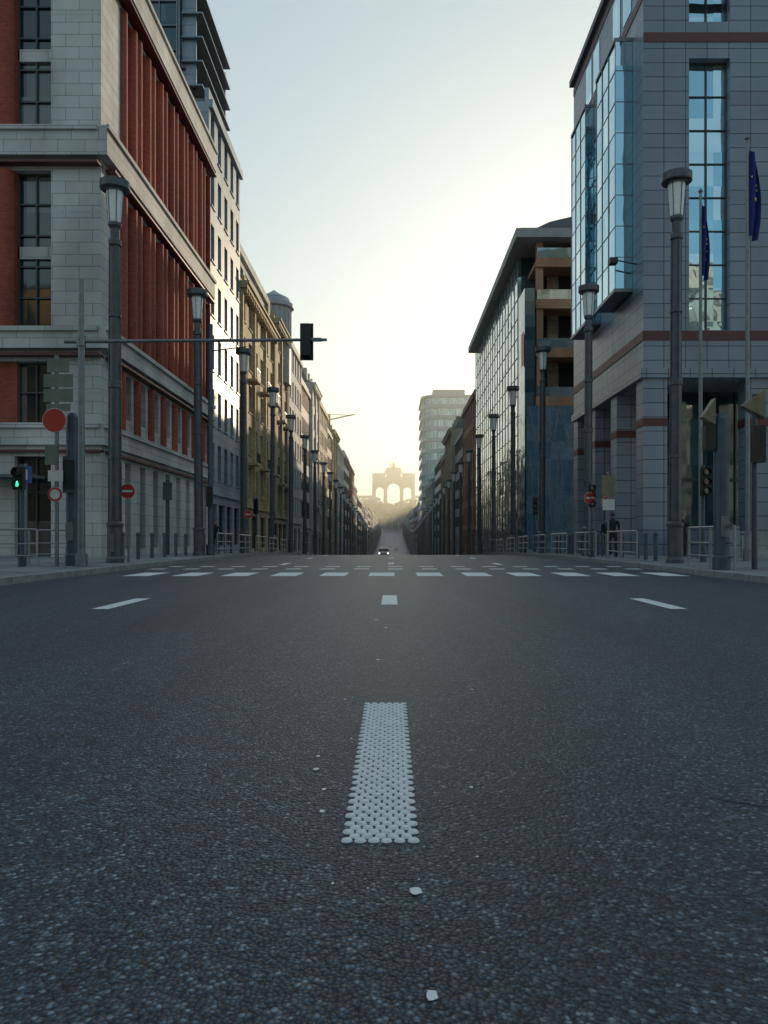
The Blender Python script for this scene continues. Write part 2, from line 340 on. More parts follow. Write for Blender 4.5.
def side_building(name,sg,y0,y1,H,style,wall='white',bay=2.8,xf=None,depth=16,end=True):
    B=Bld(name); xf=xf or (11.9 if sg<0 else 11.0); xf=xf
    zb=prof((y0+y1)/2); zl=min(prof(y0),prof(y1))-.5
    k='L' if sg<0 else 'R'
    F=Fac(k,sg*xf,y0); L=y1-y0; xi=sg*(xf+.28); xo=sg*(xf+depth)
    x0,x1=sorted((xi,xo)); zt=zb+H
    W=B.part('walls')
    gf=4.4
    glass={'curtain':'glassg','ribbon':'glassg'}.get(style,'glass')
    core(B,x0,x1,y0+.28,y1-.28,zl,zt,glass)
    nf=max(2,round((H-gf)/3.5)); fh=(H-gf)/nf
    if style=='curtain':
        F.box(W,0,L,-.28,0,zl,zb+.6,wall); F.box(W,0,L,-.28,.1,zt-.8,zt,wall)
        F2=Fac(k,sg*(xf+.28),y0); curtain(B,F2,L,zb+.6,zt-.8,1.4,fh,w=.12)
        for j in range(nf): F.box(W,0,L,-.28,-.1,zb+gf+j*fh-.25,zb+gf+j*fh+.25,wall)
    else:
        F.box(W,0,L,-.28,0,zl,zb,wall)
        punched(B,F,L,zb,1,gf,bay*1.4,bay*1.0,.7,3.5,wall,sills=False)
        F.box(W,0,L,.001,.18,zb+gf-.32,zb+gf-.05,wall)
        if style=='ribbon': ribbon(B,F,L,zb+gf,nf,fh,1.0,fh-.45,wall)
        else: punched(B,F,L,zb+gf,nf,fh,bay,bay*.5,.75,fh-.45,wall,'framew' if style=='classic' else 'frame')
        if style=='classic':
            nb=max(1,round(L/bay)); bw=L/nb
            for i in range(0,nb+1,2):
                u=min(max(i*bw,.3),L-.3); F.box(W,u-.22,u+.22,.003,.2,zb+gf,zt-.6,wall)
            for j in(1,3):
                if j<nf:
                    for i in range(1,nb,2):
                        c=(i+.5)*bw; F.box(W,c-.9,c+.9,.003,.75,zb+gf+j*fh-.2,zb+gf+j*fh,wall)
                        BR=B.part('balcony_rails'); F.box(BR,c-.88,c+.88,.7,.73,zb+gf+j*fh+.85,zb+gf+j*fh+.9,'frame')
                        for q in range(13): F.box(BR,c-.88+q*.145,c-.86+q*.145,.7,.725,zb+gf+j*fh,zb+gf+j*fh+.85,'frame')
            F.box(W,-.0,L,.004,.55,zt-.5,zt-.15,wall); F.box(W,0,L,.004,.7,zt-.15,zt+.05,wall)
            for q in range(int(L/.8)): F.box(W,q*.8+.2,q*.8+.45,.005,.5,zt-.85,zt-.505,wall)
        else: F.box(W,0,L,.003,.25,zt-.35,zt+.15,wall)
    for yy,a,b in((y0,0,.28),(y1,-.28,0)):
        W.box(sg*(xf+.285),sg*(xf+depth),yy+a,yy+b,zl,zt+.004,wall)
    W.box(sg*xf,sg*(xf+.28),y0+.002,y1-.002,zt+.003,zt+.9 if style!='classic' else zt+.3,wall)
    Rf=B.part('roof')
    Rf.box(x0+.05,x1-.05,y0+.1,y1-.1,zt+.005,zt+.25,'roof')
    if style in('classic','mansard'):
        zz=zt+.25;vs=[(sg*(xf+.5),y0+.3,zz),(sg*(xf+.5),y1-.3,zz),(sg*(xf+2.2),y1-.3,zz+3),(sg*(xf+2.2),y0+.3,zz+3),(sg*(xf+depth-1),y0+.3,zz+3),(sg*(xf+depth-1),y1-.3,zz+3),(sg*(xf+depth-1),y0+.3,zz),(sg*(xf+depth-1),y1-.3,zz)]
        Rf.add(vs,[(0,1,2,3),(3,2,5,4),(0,3,4,6),(1,7,5,2)],'roof')
        q=y0+1.5
        while q<y1-1.5:
            xx=sg*(xf+.8); Rf.box(min(xx,xx+sg*1.2),max(xx,xx+sg*1.2),q,q+1.1,zz+.4,zz+2.2,wall); q+=bay*1.5
        W.box(*sorted((sg*(xf+3),sg*(xf+4.5))),y0+.02,y0+.9,zz,zz+4.6,wall)
    else:
        a=sg*(xf+2.2);b=sg*(xf+depth-2); a,b=sorted((a,b))
        B.part('penthouse').box(a,b,y0+1.5,y1-1.5,zt+.25,zt+2.9,'glassd')
        B.part('penthouse').box(a-.3,b+.3,y0+1.2,y1-1.2,zt+2.9,zt+3.15,'roof')
        for q in range(3):
            yy=R.uniform(y0+1,y1-2); B.part('rooftop_plant').box(sg*(xf+4),sg*(xf+6),yy,yy+1.2,zt+3.15,zt+4+R.random()*1.2,'galv')
        if R.random()<.6:
            yy=R.uniform(y0+1,y1-1); A=B.part('antenna'); A.tube((sg*(xf+3),yy,zt+3.1),(sg*(xf+3),yy,zt+6.5),.04,.02,'galv',6)
            for q in range(4): A.tube((sg*(xf+3)-.5,yy,zt+5+q*.35),(sg*(xf+3)+.5,yy,zt+5+q*.35),.015,.015,'galv',5)
    B.done(); return B
# ---------------- building A
B=Bld('brick_and_stone_office_building'); W=B.part('walls'); C=B.part('brick_columns'); FR=B.part('window_frames')
xf=-11.9; yf=31.5; y1=50.0; HA=26.0
core(B,-32,xf-.45,yf+.45,y1,-.2,HA-.5)
def bands(F,L):
    for z0,z1,w in((4.7,5.6,.18),(8.6,9.5,.35),(16.4,17.6,.40),(24.6,26,.5)):
        F.box(W,0,L,-.45,w,z0,z1,'white'); 
        F.box(W,0,L,w+.002,w+.12,z1-.22,z1-.04,'white')
        F.box(W,0,L,-.30,w+.02,z0-.30,z0-.20,'maroon')
        F.box(W,0,L,-.45,0.0,z0-.20,z0,'white'); F.box(W,0,L,-.45,0.0,z0-.45,z0-.30,'white')
        F.box(W,0,L,-.45,-.02,z0-.30,z0-.20,'white')
FA=Fac('L',xf,yf+.46); LA=y1-yf-.46
FB=Fac('F',yf,-32); LB=32-11.9
for z0,z1 in((-.2,4.25),(5.6,8.15),(9.5,15.95),(17.6,24.15)):
    W.box(xf-2.05,xf-.001,yf+.001,yf+2.2,z0,z1,'white')
for z in(2.2,6.8,12.0,14.2,20.0,22.3):
    W.box(xf-2.056,xf+.004,yf-.004,yf+2.206,z,z+.09,'white2')
bands(FA,LA); bands(FB,LB+.0)
for z0,z1,w in((4.7,5.6,.18),(8.6,9.5,.35),(16.4,17.6,.40),(24.6,26,.5)):
    W.box(xf+.002,xf+w-.002,yf-w+.002,yf+.458,z0+.002,z1-.002,'white')
    W.box(xf+w,xf+w+.12,yf-w-.12,yf+.458,z1-.218,z1-.042,'white')
s0=1.75; n=8; bw=(LA-s0)/n
for (z0,z1) in((9.5,15.95),(17.6,24.15)):
    for i in range(n+1):
        u=s0+i*bw
        for du in(-.36,.36):
            if i in(0,) and du<0: continue
            p=FA.pt(u+du if i<n else u-.36,-.10,0); C.tube((p[0],p[1],z0),(p[0],p[1],z1),.29,.29,'brick',16,False)
        FA.box(W,max(u-.3,0),min(u+.3,LA),-.44,-.26,z0,z1,'brickshade')  # backing behind columns, gap shade put into its colour
    for i in range(n):
        u=s0+i*bw; zm=(z0+z1)/2
        FA.box(W,u+.6,u+bw-.6,-.44,-.22,zm-.45,zm+.35,'white')
        FA.box(FR,u+bw/2-.03,u+bw/2+.03,-.44,-.36,z0,z1,'frame')
        for q in(.22,.72): 
            zz=z0+(z1-z0)*q; FA.box(FR,u+.6,u+bw-.6,-.44,-.37,zz,zz+.06,'frame')
for (z0,z1,wl) in((-.2,4.25,'white'),(5.6,8.15,'white')):
    for i in range(n+1):
        u=s0+i*bw; FA.box(W,max(0,u-.62),min(LA,u+.62),-.44,0,z0,z1,wl)
        if z0>0: 
            p=FA.pt(min(u,LA-.3),.0,0); C.tube((p[0],p[1],z0),(p[0],p[1],z1),.25,.25,'brick',12,False)
    for i in range(n):
        u=s0+i*bw; FA.box(FR,u+bw/2-.03,u+bw/2+.03,-.44,-.36,z0,z1,'frame')
        zz=z1-.8; FA.box(FR,u+.62,u+bw-.62,-.44,-.37,zz,zz+.06,'frame')
    FA.box(W,0,LA,-.44,-.01,z0,z0+.6,wl)
u=LB-2.05; i=0
while u>1:
    wl=1.5
    for (z0,z1) in((-.2,4.25),(5.6,8.15),(9.5,15.95),(17.6,24.15)):
        FB.box(FR,u-wl/2-.03,u-wl/2+.03,-.44,-.34,z0,z1,'frame'); FB.box(FR,u-wl,u-wl+.07,-.44,-.3,z0,z1,'frame'); FB.box(FR,u-.07,u,-.44,-.3,z0,z1,'frame')
        nz=max(2,round((z1-z0)/1.3))
        for q in range(nz+1):
            zz=min(z0+(z1-z0)*q/nz,z1-.07); FB.box(FR,u-wl+.07,u-.07,-.44,-.35,zz,zz+.07,'frame')
        FB.box(W,max(0,u-wl-1.7),u-wl,-.44,-.25,z0,z1,'brick' if z0>5 else 'white')
        if z0>9:
            for q in range(2):
                p=FB.pt(u-wl-.42-q*.85,-.15,0); C.tube((p[0],p[1],z0),(p[0],p[1],z1),.40,.40,'brick',16,False)
            FB.box(W,u-wl,u,-.44,-.3,(z0+z1)/2-.3,(z0+z1)/2+.2,'white')
        if z0<0: FB.box(W,u-wl-1.7,u-wl,-.25,0,z0,z1,'white')
    u-=wl+1.7
W.box(-32,xf,yf-.002+.45,y1-.002,HA,HA+.5,'white')
B.part('roof').box(-31,xf-2,yf+3,y1-1,HA+.5,HA+3,'roof')
B.part('awning').box(xf-10,xf-2.3,yf-1.2,yf-.02,3.3,3.42,'roof')
B.done()
b=side_building('grey_office_building',-1,50.05,60.3,29.6,'punched','bluegrey',2.0)
B=Bld('glass_office_tower'); core(B,-26,-14.2,51,62,29.9,38,'glassd'); F=Fac('L',-14.2,51); curtain(B,F,11,29.9,38,1.2,1.6,'galv',.14); F=Fac('F',51,-26); curtain(B,F,11.8,29.9,38,1.2,1.6,'galv',.14)
B.part('walls').box(-26.3,-13.9,50.7,62.3,38,38.6,'bluegrey')
for i in range(4): B.part('fins').box(-14.05,-13.1,51.5+i*3,51.7+i*3,31+i*.0,37.5,'bluegrey')
for i in range(5): B.part('balconies').box(-14.0,-12.6,51.2,60,31+i*1.6,31.1+i*1.6,'galv')
B.part('walls').box(-25,-15,52,61,-1,29.85,'bluegrey'); B.done()
side_building('cream_stone_townhouse',-1,60.4,77.5,21.8,'classic','cream',2.9)
B=Bld('white_attic_building'); z=prof(69); core(B,-24,-13.3,61,79,10,25.6+z); F=Fac('L',-13.0,61); punched(B,F,18,22.5+z,1,3.1,2.4,1.3,.6,2.5,'white2'); B.part('walls').box(-24,-12.7,60.8,79.2,25.6+z,26.3+z,'white2'); B.part('walls').box(-24,-13,60.7,60.98,5,25.6+z,'white2'); B.done()
side_building('stone_townhouse',-1,77.6,87,24.2,'classic','tan',2.6)
B=Bld('corner_turret'); t=B.part('turret'); t.lathe(-13.2,86,[(1.9,18),(1.9,26.4),(2.25,26.5),(2.25,26.9),(1.95,27),(1.7,27.6),(.6,28.2),(.01,28.6)],'bluegrey',20)
for i in range(20):
    a=i*math.pi/10; t.box(-13.2+1.93*math.cos(a)-.05,-13.2+1.93*math.cos(a)+.05,86+1.93*math.sin(a)-.05,86+1.93*math.sin(a)+.05,22,26.4,'white2')
B.done()
Lrow=[(87.1,99,24.5,'punched','white2',2.6),(99.1,111,23,'ribbon','white',2.6),(111.1,122,25.5,'classic','white',2.6),(122.1,139,25,'punched','tan',3),(139.1,152,23.5,'ribbon','grey',3),(152.1,168,25.8,'classic','cream',3),(168.1,190,25,'punched','white2',3.2),(190.1,214,26.5,'ribbon','bluegrey',3),(214.1,238,26,'punched','brownbrick',3),(238.1,262,23,'punched','grey',3),(262.1,295,21,'ribbon','white',3.4),(295.1,330,21,'punched','tan',3.4),(330.1,372,19,'punched','white2',3.6),(372.1,420,19,'ribbon','grey',4),(420.1,480,17,'punched','brownbrick',4),(480.1,540,17,'punched','white2',4.4),(540.1,640,14,'punched','tan',5)]
nm={'punched':'office_building','ribbon':'modern_office_building','classic':'stone_townhouse','curtain':'glass_office_building'}
for y0,y1,H,st,wl,bay in Lrow: side_building(nm[st],-1,y0,y1,H,st,wl,bay,xf=11.9+R.choice([0,0,.3,-.25]))
# ---------------- R1
B=Bld('grey_tiled_office_building'); W=B.part('walls'); FR=B.part('window_frames')
X0=11.0; Y0=33.7; Y1=46.6; HR=28.2
core(B,X0+2.4,34,Y0+3.2,Y1-.3,-.1,8.2,'glassd')
core(B,X0+.45,34,Y0+.45,Y1-.3,8.3,HR-.3,'glassb')
FF=Fac('F',Y0,X0); FS=Fac('R',X0,Y0+.46); LS=Y1-Y0-.46
segs=[(0,2.0),(3.8,6.2),(8.0,10.4),(12.2,14.6),(16.4,23)]
for a,b in segs: FF.box(W,a,b,-.44,0,8.3,HR,'panel')
for a in(2.0,6.2,10.4,14.6):
    FF.box(W,a,a+1.8,-.44,-.005,8.3,10.0,'panel'); FF.box(W,a,a+1.8,-.44,-.005,21.9,23.5,'panel'); FF.box(W,a,a+1.8,-.44,-.005,27.2,HR,'panel')
    for z0,z1 in((10,21.9),(23.5,27.2)):
        for u in(a,a+.88,a+1.75): FF.box(FR,u,u+.05,-.44,-.36,z0,z1,'frame')
        nz=round((z1-z0)/1.5)
        for q in range(nz+1):
            zz=min(z0+(z1-z0)*q/nz,z1-.05); FF.box(FR,a+.05,a+1.75,-.44,-.38,zz,zz+.04,'frame')
for z in(9.55,22.6,24.5,27.6):
    FF.box(W,0,23,.002,.03,z,z+.42,'maroon')
    if z!=22.6:
        FS.box(W,0,LS,.002,.03,z,z+.42,'maroon')
        W.box(X0-.03,X0-.001,Y0-.03,Y0+.459,z+.001,z+.419,'maroon')
for F,L in((FF,23),(FS,LS)): F.box(W,0,L,-.44,.15,7.9,8.3,'panel')
W.box(X0-.15,X0-.001,Y0-.15,Y0+.459,7.901,8.299,'panel')
bays=((1.0,4.3),(6.4,9.6))
for a,b in((0,1.0),(4.3,6.4),(9.6,LS)): FS.box(W,a,b,-.44,0,8.301,HR-.002,'panel')
for a,b in bays:
    FS.box(W,a,b,-.44,-.004,8.3,12.1,'panel'); FS.box(W,a,b,-.44,-.004,23.8,HR-.002,'panel')
SW=B.part('side_windows')
for a,b in((4.6,6.1),(10.2,11.8)):
    FS.box(SW,a,b,.004,.03,13,22.5,'glassb')
    for q in range(9): FS.box(FR,a,b,.031,.06,13+q*1.18,13.06+q*1.18,'frame')
for a,b in((1.2,2.4),(2.9,4.1),(6.6,7.8),(8.2,9.4)):
    FS.box(SW,a,b,.004,.03,25.1,27.3,'glassb')
BG=B.part('glass_bays'); PJ=.85
for a,b in bays:
    FS.box(BG,a+.03,b-.03,-.44,PJ-.06,12.3,23.6,'glassb')
    FS.box(FR,a,b,-.40,PJ,23.6,23.75,'galv'); FS.box(FR,a,b,-.4,PJ,12.15,12.3,'galv')
    for q in range(1,8):
        z=12.3+q*1.42; FS.box(FR,a+.01,b-.01,-.3,PJ-.04,z,z+.03,'galv')
    for u in(a+.0,a+1.1,a+2.2,b-.05): FS.box(FR,u,u+.05,PJ-.06,PJ-.03,12.3,23.6,'galv')
    for w in(.35,): 
        FS.box(FR,a-.01,a+.03,w,w+.04,12.3,23.6,'galv')
for y in(Y0+.0,Y0+4.0,Y0+8.0,Y1-1.0):
    W.box(X0,X0+1.05,y,y+1.0,-.1,7.9,'panel')
    W.box(X0-.02,X0+1.07,y-.02,y+1.02,5.8,6.15,'maroon')
for x in(X0+4.6,X0+9.2,X0+13.8): W.box(x,x+1.0,Y0+.001,Y0+1.0,-.1,7.9,'panel'); W.box(x-.02,x+1.02,Y0-.02,Y0+1.02,5.8,6.15,'maroon')
W.box(X0+.3,34,Y0+.3,Y1-.3,7.88,8.29,'conc2')
W.box(X0+2.2,X0+2.4,Y0+3,Y1,-.1,3.4,'panel'); 
for i in range(9): FR.box(X0+2.33,X0+2.39,Y0+3+i*1.2,Y0+3.06+i*1.2,3.4,7.88,'frame')
for i in range(12): FR.box(X0+2.4+i*1.5,X0+2.46+i*1.5,Y0+3.1,Y0+3.19,.5,7.88,'frame')
FR.box(X0+2.4,34,Y0+3.08,Y0+3.19,3.6,3.75,'frame')
B.part('roof').box(X0-.25,34,Y0-.4,Y1+.1,HR,HR+.35,'roof'); B.part('roof').box(X0+2,34,Y0+3,Y1-1,HR+.35,HR+4,'glassd')
W.box(X0+.02,X0+.4,Y1-.3,Y1,-.1,HR,'panel'); W.box(X0+.4,34,Y1-.3,Y1,-.1,HR,'panel')
CM=B.part('security_camera'); CM.tube((X0,Y0+.9,13.2),(X0-1.0,Y0+.9,13.4),.035,.035,'pole',8); CM.box(X0-1.25,X0-.9,Y0+.7,Y0+1.1,13.2,13.45,'black')
B.done()
g=MB()
for i in range(7): g.box(13.2,24,29.6+i*.32,33.2,.13+(.15*i if i else -.05),.13+.15*(i+1),'grey')
g.box(12.7,13.19,29.2,33.6,.1,1.35,'panel')
g.obj('entrance_steps')
for X in(13.4,16,19):
    g=MB()
    g.tube((X,29.5,1.05),(X,31.9,2.15),.03,.03,'steel',8); g.tube((X,29.5,.7),(X,31.9,1.8),.02,.02,'steel',8)
    g.tube((X,29.5,.2),(X,29.5,1.05),.03,.03,'steel',8); g.tube((X,31.9,1.1),(X,31.9,2.15),.03,.03,'steel',8)
    g.tube((X,29.5,1.05),(X,29.1,1.05),.03,.03,'steel',8); g.tube((X,29.1,.2),(X,29.1,1.05),.03,.03,'steel',8)
    g.obj('stair_handrail')
# ---------------- R2 terraced building
B=Bld('terraced_office_building'); W=B.part('walls'); Y0=65;X0=11.2
core(B,X0+.3,32,Y0+3.5,103,-4,25.8,'glassd')
core(B,X0+.02,32,Y0+.5,Y0+3.5,-3,11.9,'glassb')
F=Fac('R',X0,Y0+3.5)
B.part('glazing').box(X0+.0,X0+.29,Y0+3.5,103,-4,25.6,'glassg')
curtain(B,F,34.5,-2,25.6,1.9,1.75,'galv',.05)
for z in(4.2,8.4,12.5,16.6,20.7,24.2):
    W.box(X0+.9,30,Y0-.2,Y0+3.45,z-.35,z,'concrete')
    if z>12: W.box(X0+.9,30,Y0-.3,Y0-.201,z-.5,z+.3,'concrete'); B.part('glass_balustrades').box(X0+1,30,Y0-.28,Y0-.25,z+.3,z+1.1,'glassg'); 
for x in(X0+1.0,X0+5.2,X0+9.6,X0+14): W.box(x,x+.55,Y0-.1,Y0+.45,-3,25.8,'concrete')
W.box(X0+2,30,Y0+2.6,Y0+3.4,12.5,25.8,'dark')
for i in range(6): W.box(X0+2.4+i*2.4,X0+3.4+i*2.4,Y0+2.5,Y0+2.59,12.6,23.8,'tan')
V=B.part('cladding')
for i in range(9):
    x=X0+.3+i*1.3
    for z0,z1 in((1.5,8.2),(8.6,12.0)):
        V.tube((x,Y0-.3,z1),(x+.65,Y0-.3,z0),.05,.05,'galv',6); V.tube((x+1.3,Y0-.3,z1),(x+.65,Y0-.3,z0),.05,.05,'galv',6)
V.box(X0+.1,24,Y0-.26,Y0-.21,-3,12.0,'glassb')
V.box(X0+.0,X0+.88,Y0+.0,Y0+3.45,-3,22,'glassd')
Rf=B.part('roof'); Rf.box(X0-.9,32,Y0-1.2,104,25.85,26.6,'conc2')
Rf.box(X0-.4,31,Y0-.5,103,26.6,26.9,'roof')
for i in range(10):
    a0=math.pi*i/10;a1=math.pi*(i+1)/10
    def q(a): return (20-8*math.cos(a),26.9+1.9*math.sin(a))
    (xa,za),(xb,zb2)=q(a0),q(a1); Rf.add([(xa,Y0+1,za),(xb,Y0+1,zb2),(xb,90,zb2),(xa,90,za)],[(0,1,2,3)],'white2'); Rf.add([(xa,Y0+1,za),(xb,Y0+1,zb2),(xb,Y0+1,26.9),(xa,Y0+1,26.9)],[(0,1,2,3)],'roof')
TP=B.part('terrace_plants')
for i in range(6):
    px_=X0+1.6+i*1.7
    TP.box(px_-.3,px_+.3,Y0+.1,Y0+.5,24.2,24.6,'conc2')
    for q in range(40):
        c=Vector((px_+R.gauss(0,.28),Y0+.3+R.gauss(0,.15),25.0+R.gauss(0,.25))); a=Vector((R.gauss(0,1),R.gauss(0,1),R.gauss(0,1))).normalized()*.13; b_=a.orthogonal().normalized()*.1
        TP.add([tuple(c+a),tuple(c+b_),tuple(c-a),tuple(c-b_)],[(0,1,2,3)],'ground')
B.part('sign_panel').box(X0-.12,X0-.1,Y0-.3,Y0+1.0,15.5,18.3,'signred')
B.done()
Rrow=[(105.5,123,22.5,'punched','brownbrick',2.8),(123.1,140,20.5,'ribbon','grey',3),(140.1,160,24,'classic','tan',3),(160.1,182,22,'punched','brownbrick',3),(182.1,208,24,'ribbon','bluegrey',3),(208.1,236,21,'punched','grey',3),(236.1,258,23,'punched','tan',3),(292,330,22,'punched','white2',3.4),(330.1,372,20,'ribbon','grey',3.6),(372.1,420,20,'punched','brownbrick',3.6),(420.1,480,17,'ribbon','white',4),(480.1,540,17,'punched','tan',4.4),(540.1,640,14,'punched','grey',5)]
for y0,y1,H,st,wl,bay in Rrow: side_building(nm[st],1,y0,y1,H,st,wl,bay,xf=11.0+R.choice([0,.3,.5]))
# rounded-corner glass tower
B=Bld('curved_glass_tower'); W=B.part('floor_bands'); Gm=B.part('glazing'); z=prof(270)
def foot(off):
    x0,x1,ya,yb,r=10+off,27-off,260+off,288-off,5
    pts=[(x0+r-r*math.cos(a),ya+r-r*math.sin(a)) for a in[math.pi/2*i/14 for i in range(15)]]
    return pts+[(x1,ya),(x1,yb),(x0,yb)]
def slab(mb,off,z0,z1,m,cap=True):
    P=foot(off);n=len(P); vs=[(x,y,z0) for x,y in P]+[(x,y,z1) for x,y in P]
    mb.add(vs,[(i,(i+1)%n,n+(i+1)%n,n+i) for i in range(n)]+([list(range(n)),list(range(n,2*n))] if cap else []),m)
for k in range(15):
    zz=z-1+k*3.75; top=zz+3.75
    slab(Gm,.35,zz+1.3,top,'glassg',False); slab(W,0,zz,zz+1.3,'framew')
for (x,y) in foot(.28)[::2]: B.part('mullions').box(x-.1,x+.1,y-.1,y+.1,z,z+55,'framew')
for i in range(12): B.part('mullions').box(15.5+i,15.65+i,260.2,260.34,z,z+55,'framew')
slab(W,-.1,z+55.2,z+56,'framew'); B.part('rooftop_plant').box(14,25,264,284,z+56,z+58.5,'framew'); B.done()
for x0,x1,y0,y1,H,wl in((-40,-13,-70,-8,24,'cream'),(13,40,-70,-8,26,'white'),(-9,10,-190,-150,22,'tan')):
    B=Bld('office_building'); core(B,x0+.3,x1-.3,y0+.3,y1-.3,-.2,H-.2)
    for F,L in((Fac('K',y1,x0),x1-x0),(Fac('L',x1,y0) if x0<0 else Fac('R',x0,y0),y1-y0)):
        punched(B,F,L,0,round(H/3.7),H/round(H/3.7),3.2,1.7,.8,3.0,wl)
    B.part('roof').box(x0,x1,y0,y1,H-.19,H+.4,'roof'); B.done()
# ---------------------------------------------------------------- monument
B=Bld('triumphal_arch'); Mo=B.part('stonework'); Y=1000; zb=prof(1000)-1
XC=2.0
def archwall(x0,x1,xa,xb,zs,z0,z1,ya,yb):
    Mo.box(x0,xa,ya,yb,z0,z1,'monument') if xa>x0 else None
    r=(xb-xa)/2;c=(xa+xb)/2;n=12
    for i in range(n):
        t0=math.pi*i/n;t1=math.pi*(i+1)/n
        a=(c-r*math.cos(t0),zs+r*math.sin(t0));b=(c-r*math.cos(t1),zs+r*math.sin(t1))
        for yy in(ya,yb): Mo.add([(a[0],yy,a[1]),(b[0],yy,b[1]),(b[0],yy,z1),(a[0],yy,z1)],[(0,1,2,3)],'monument')
        Mo.add([(a[0],ya,a[1]),(b[0],ya,b[1]),(b[0],yb,b[1]),(a[0],yb,a[1])],[(0,1,2,3)],'monument')
    if x1>xb: Mo.box(xb,x1,ya,yb,z0,z1,'monument')
T=zb+48
archwall(XC-27,XC-9.5,XC-23,XC-13,zb+24,zb,T-6,Y,Y+12)
archwall(XC-9.5,XC+9.5,XC-8,XC+8,zb+26,zb,T,Y-1.5,Y+13)
archwall(XC+9.5,XC+27,XC+13,XC+23,zb+24,zb,T-6,Y,Y+12)
Mo.box(XC-28,XC-12,Y-1,Y+13,T-6,T-4.5,'monument'); Mo.box(XC+12,XC+28,Y-1,Y+13,T-6,T-4.5,'monument')
Mo.box(XC-12,XC+12,Y-2.5,Y+14,T,T+1.5,'monument'); Mo.box(XC-10,XC+10,Y-1,Y+12,T+1.5,T+6,'monument'); Mo.box(XC-26,XC-11,Y+1,Y+11,T-4.5,T-1,'monument'); Mo.box(XC+11,XC+26,Y+1,Y+11,T-4.5,T-1,'monument')
for x in(-27,-24.5,-11.5,-10,10,11.5,24.5,27): Mo.tube((XC+x,Y-2,zb),(XC+x,Y-2,T-6),.8,.7,'monument',10)
for x in(-27,-11,11,27): Br=B.part('statues'); Br.tube((XC+x,Y,T-4.5),(XC+x,Y,T-.5),.9,.5,'bronze',8); Br.tube((XC+x,Y,T-.5),(XC+x,Y,T+.7),.5,.4,'bronze',8)
Br=B.part('quadriga')
Br.box(XC-4,XC+4,Y+2,Y+7,T+6,T+7,'bronze')
for i in range(4):
    x=XC-3.6+i*2.4; Br.tube((x,Y+4,T+9.2),(x,Y+.5,T+9.6),1.0,.8,'bronze',8); Br.tube((x,Y+.5,T+9.6),(x+(i-1.5)*.3,Y-1,T+12),.6,.35,'bronze',8); Br.tube((x,Y-1,T+12),(x,Y-2.2,T+11.3),.4,.2,'bronze',8)
    for dy in(.6,3.6): Br.tube((x-.4,Y+dy,T+7),(x-.4,Y+dy,T+9),.2,.3,'bronze',6); Br.tube((x+.4,Y+dy,T+7),(x+.4,Y+dy,T+9),.2,.3,'bronze',6)
Br.tube((XC,Y+5,T+7),(XC,Y+5,T+11),1.6,1.0,'bronze',8); Br.tube((XC,Y+5,T+11),(XC,Y+5,T+14),.8,.4,'bronze',8); Br.tube((XC+.5,Y+5,T+12),(XC+1.5,Y+5,T+17),.2,.2,'bronze',6)
for sg in(-1,1):
    for i in range(22):
        x=XC+sg*(29+i*3.2); Mo.tube((x,Y+4,zb),(x,Y+4,zb+15),.8,.7,'monument',8)
    a,b=sorted((XC+sg*28.1,XC+sg*99)); Mo.box(a,b,Y+2,Y+10,zb+15,zb+18,'monument')
B.done()
B=Bld('road_overpass'); P=B.part('structure'); y=690; z=prof(690)
P.box(-26,26,y,y+10,z+7.5,z+9,'roof')
for i in range(-4,5): P.box(i*6-.6,i*6+.6,y+1,y+9,z-1,z+7.5,'grey')
for i in range(27): P.box(-26+i*2,-25.9+i*2,y,y+.1,z+9,z+10.1,'frame')
P.box(-26,26,y+9,y+9.9,z-1,z+7.5,'dark')
P.box(-26,26,y,y+.1,z+10.1,z+10.25,'frame'); B.done()
# trees
TM,nt,bb=newmat('distant_foliage')
no=N(nt,'ShaderNodeTexNoise'); no.inputs['Scale'].default_value=.25; gg=N(nt,'ShaderNodeNewGeometry'); nt.links.new(gg.outputs['Position'],no.inputs['Vector'])
cr=N(nt,'ShaderNodeValToRGB'); cr.color_ramp.elements[0].position=.35; cr.color_ramp.elements[0].color=(.05,.09,.02,1); cr.color_ramp.elements[1].position=.68; cr.color_ramp.elements[1].color=(.12,.22,.04,1)
nt.links.new(no.outputs[0],cr.inputs[0]); nt.links.new(cr.outputs[0],bb.inputs['Base Color']); bb.inputs['Roughness'].default_value=.9
MT['leaf']=TM; MT['bark']=M_flat('bark',(.09,.07,.05),.9,0,.3,4)
g=MB()
def tree(x,y,h,rr,leaf=.9,nl=260):
    z=prof(y)-.1
    g.tube((x,y,z),(x,y,z+h*.5),.35,.2,'bark',6)
    cl=[(x+R.gauss(0,rr*.45),y+R.gauss(0,rr*.45),z+h*R.uniform(.4,.88),rr*R.uniform(.3,.55)) for _ in range(8)]
    for c in cl:
        g.tube((x,y,z+h*.35),(c[0],c[1],c[2]),.15,.05,'bark',4,False)
        for _ in range(nl//8):
            d=Vector((R.gauss(0,1),R.gauss(0,1),R.gauss(0,1))).normalized()*c[3]*R.uniform(.5,1.05); p=Vector(c[:3])+d
            a=Vector((R.gauss(0,1),R.gauss(0,1),R.gauss(0,1))).normalized(); b=a.orthogonal().normalized(); s_=leaf*R.uniform(.5,1.1)
            g.add([tuple(p+a*s_),tuple(p+b*s_),tuple(p-a*s_),tuple(p-b*s_)],[(0,1,2,3)],'leaf')
for i in range(70):
    y=R.uniform(720,985); x=R.choice([-1,1])*R.uniform(5,60); tree(x,y,R.uniform(13,19),R.uniform(4,6.5))
for i in range(45): tree(R.uniform(-28,34),R.uniform(730,975),R.uniform(8,14),5.5)
g.obj('distant_trees')
